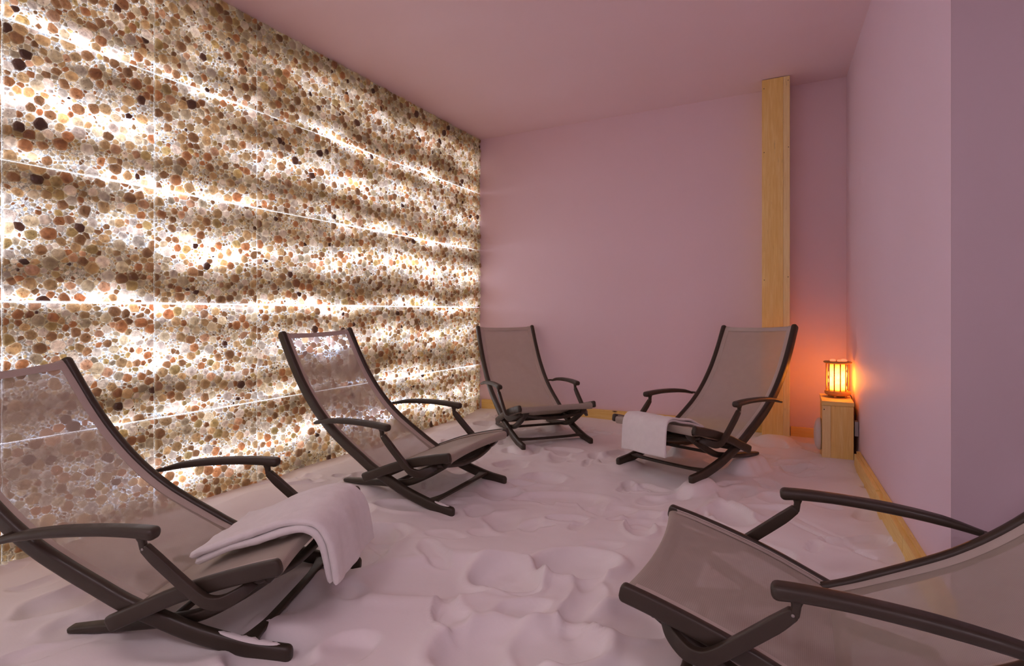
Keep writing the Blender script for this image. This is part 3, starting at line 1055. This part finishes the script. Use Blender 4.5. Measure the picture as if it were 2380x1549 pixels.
def dent(cx, cy, a, b_, ang, depth, rim=.35, sharp=2.2, slant=0.0, warp=1.0):
    """a footprint or hollow: elliptical pit, flat slanted bottom, raised rim"""
    global H
    m = max(a, b_) * 1.7
    i0, i1 = np.searchsorted(gx, [cx - m, cx + m]); j0, j1 = np.searchsorted(gy, [cy - m, cy + m])
    if i1 <= i0 or j1 <= j0: return
    s = (slice(j0, j1), slice(i0, i1))
    dx_ = GX[s] - cx + warpx[s] * warp; dy_ = GY[s] - cy + warpy[s] * warp
    u = (dx_ * math.cos(ang) + dy_ * math.sin(ang)) / a; w = (-dx_ * math.sin(ang) + dy_ * math.cos(ang)) / b_
    r = np.sqrt(u * u + w * w)
    pit = np.clip(1 - r ** sharp, 0, 1)
    pit = 1 - (1 - pit) ** 2
    rimv = np.exp(-((r - 1.12) / .16) ** 2)
    base = H[s]
    mean = (base * (r < 1)).sum() / max((r < 1).sum(), 1)
    fill = base * (1 - pit * .75) + mean * pit * .75
    H[s] = fill - depth * pit * (1 + slant * u) + rim * depth * rimv


rs = np.random.RandomState(5)
for _ in range(280):
    cx, cy = rs.uniform(-3.0, .6), rs.uniform(.2, 5.0)
    k = rs.rand()
    foot = rs.rand() < .5
    a = rs.uniform(.06, .16); b_ = a * rs.uniform(.4, .75)
    dent(cx, cy, a, b_, rs.uniform(0, 3.14), rs.uniform(.11, .26) * a, rs.uniform(.02, .22), rs.uniform(1.6, 3.5), rs.uniform(-.9, .9), 2.0)


def gpx(x, y, z=0.0):
    D = FOC * (CAM_H - z) / (y - 724); X = (x - 1190) / FOC * D
    return (X * math.cos(TH) - D * math.sin(TH), X * math.sin(TH) + D * math.cos(TH))


# hollows that can be picked out in the open middle
for px, py, a, b_, ang, d, rim, sh, sl in (
        (1010, 1350, .30, .17, .5, .035, .2, 2.2, .4), (1175, 1340, .145, .115, .3, .045, .5, 3.5, -.5), (1340, 1320, .17, .13, .5, .045, .5, 3, -.4),
        (1300, 1155, .24, .10, .5, .022, .3, 5, .0), (1320, 1205, .11, .045, .5, .018, .4, 4, 0), (1490, 1228, .13, .07, 1.9, .03, .4, 3, .3),
        (1480, 1128, .07, .05, 0, .02, .5, 3, 0), (1150, 1510, .20, .14, .6, .04, .3, 3, -.5), (1300, 1500, .15, .12, .6, .035, .4, 3, .3),
        (870, 1240, .12, .07, .2, .03, .4, 3, .3), (1470, 1450, .14, .10, .7, .03, .4, 3, .4), (1190, 1120, .16, .07, .6, .02, .4, 3, .2),
        (1560, 1200, .10, .06, 1.0, .02, .4, 3, .2), (930, 1180, .15, .08, .2, .02, .5, 3, .2), (1700, 1200, .2, .1, 2.0, .03, .4, 3, .2),
        (1440, 1060, .12, .07, 1.0, .02, .5, 3, .3), (1310, 1050, .14, .07, .0, .02, .4, 3, .3)):
    x, y = gpx(px, py)
    dent(x, y, a, b_, ang, d, rim, sh, sl, .5)

# finger-drawn grooves on the right
for (p0, p1) in (((1810, 1205), (2040, 1318)), ((1840, 1200), (2050, 1300)), ((1850, 1225), (2070, 1330))):
    a = np.array(gpx(*p0)); c = np.array(gpx(*p1))
    t = c - a; L2 = t @ t
    q = ((GX - a[0]) * t[0] + (GY - a[1]) * t[1]) / L2
    d = np.abs((GX - a[0]) * t[1] - (GY - a[1]) * t[0]) / math.sqrt(L2)
    w = np.exp(-(d / .009) ** 2) * np.clip(q * 6, 0, 1) * np.clip((1 - q) * 6, 0, 1)
    H -= .010 * w
H += .0022 * lat(21, 14) + .0006 * lat(22, 34)


def level(cx, cy, z, r, strength=1.0):
    global H
    d = np.hypot(GX - cx, GY - cy)
    w = np.exp(-(d / r) ** 4) * strength
    H = H * (1 - w) + z * w


# the salt rises or falls to where things stand on it
d = np.clip((GX - WX) / .25, 0, 1); H = H * (.35 + .65 * d) - .03 * (1 - d)
d = np.clip((BY - GY) / .35, 0, 1); H = H * (.4 + .6 * d) + .030 * (1 - d)
xr = RX0 + (GY - RY0) * dx
d = np.clip((xr - GX) / .25, 0, 1); m = (GY > RY1 - .1)
H = np.where(m, H * (.6 + .4 * d) + .020 * (1 - d), H)
level(-.15, 4.75, .072, .14); level(.24, 4.27, .045, .20, .85)
FP = []
for k, M in CHM.items():
    for s in (-1, 1):
        pts = [(-.008, .284, -.012), (-.06, .284, -.004), (-.12, .284, .000), (-.79, .243, .024), (-.70, .243, .026), (-.60, .243, .030)]
        for x, y, z in pts:
            w = M @ Vector((x, y * s, z)); FP.append((w.x, w.y, w.z, .075))
    w = M @ Vector((-.14, 0, .006)); FP.append((w.x, w.y, w.z - .012, -.12))
    for xx in (-.42, -.30):
        for yy in (-.25, 0, .25):
            w = M @ Vector((xx, yy, .0)); FP.append((w.x, w.y, w.z, -.13))
for cx, cy, z, r in FP:
    if r > 0: level(cx, cy, z, r)
    else:   # keep salt below the frame here
        dd = np.hypot(GX - cx, GY - cy); w = np.exp(-(dd / -r) ** 4)
        H = H * (1 - w) + np.minimum(H, z + .012) * w
# cut to the room: nothing under the right wall block
nx_, ny_ = len(gx), len(gy)
V = np.column_stack([GX.ravel(), GY.ravel(), H.ravel()])
ok = ~((GY > RY1 + .012) & (GX > xr + .006))
idx = np.arange(nx_ * ny_).reshape(ny_, nx_)
q = np.stack([idx[:-1, :-1], idx[:-1, 1:], idx[1:, 1:], idx[1:, :-1]], -1).reshape(-1, 4)
okf = ok.ravel()[q].all(1)
q = q[okf]
sand = mesh_obj('floor', V, [tuple(t) for t in q.tolist()], M_SAND)
used = np.zeros(len(V), bool); used[q.ravel()] = True
import bmesh
bm = bmesh.new(); bm.from_mesh(sand.data)
bm.verts.ensure_lookup_table()
bmesh.ops.delete(bm, geom=[v for v in bm.verts if not used[v.index]], context='VERTS')
bm.to_mesh(sand.data); bm.free()
tag(sand, 'loose white salt covering the whole floor, trodden into hollows and ridges', kind='structure')
SLAB.parent = sand

# loose salt lying on the lower rails
def salt_on_rail(k, s, x0, x1, seed, label):
    r = random.Random(seed)
    P = catmull([(x, 0, z) for x, z in RAIL], 10)
    P = np.array([p for p in P if x0 <= p[0] <= x1]); n = len(P)
    mb = MB(); m = 8
    V_ = []
    for i in range(n):
        e = math.sin(math.pi * min(1, (i + .3) / (n - 1))) ** .4 if i < n - 1 else .1
        wl, wr = .016 * r.uniform(.1, 1) * e, .017 * e
        for j in range(m + 1):
            t = j / m
            y = -wl + (wl + wr) * t
            V_.append((P[i][0], (.283 * s + y * s), P[i][2] + .0280 + .0055 * math.sin(math.pi * t) * e * r.uniform(.8, 1.1)))
    F_ = [(i * (m + 1) + j, i * (m + 1) + j + 1, (i + 1) * (m + 1) + j + 1, (i + 1) * (m + 1) + j) for i in range(n - 1) for j in range(m)]
    mb.add(V_, F_)
    o = mb.build('loose_salt', M_SAND)
    o.matrix_world = CHM[k]
    tag(o, label, 'salt', kind='stuff')


salt_on_rail(1, -1, -.24, -.02, 3, 'salt spilled on the near front runner of the leftmost lounger')
salt_on_rail(2, -1, -.11, -.01, 4, 'salt spilled on the near front runner of the middle left lounger')

# ------------------------------------------------------------------ added fill lights on the ceiling behind the camera, brightening the near end

M_FILL = bpy.data.materials.new('pale_pink_fill_panel'); M_FILL.use_nodes = True
b = M_FILL.node_tree.nodes['Principled BSDF']
b.inputs['Emission Color'].default_value = (1.0, 0.87, 0.95, 1); b.inputs['Emission Strength'].default_value = 6.0 * FILL_E
for x, y, lb in ((-1.3, -1.1, 'added square fill light behind the viewer, near the salt wall'), (1.4, -0.8, 'added square fill light behind the viewer, on the right')):
    cl = empty('added_fill_light', (x, y, CZ))
    tag(cl, lb, 'light', 'added fill lights behind the viewer')
    box('fill_panel', -.38, .38, -.38, .38, -.030, -.022, M_FILL, cl)
    box('frame', -.41, .41, -.41, .41, -.0215, -.0005, M_WHITE, cl, .003)
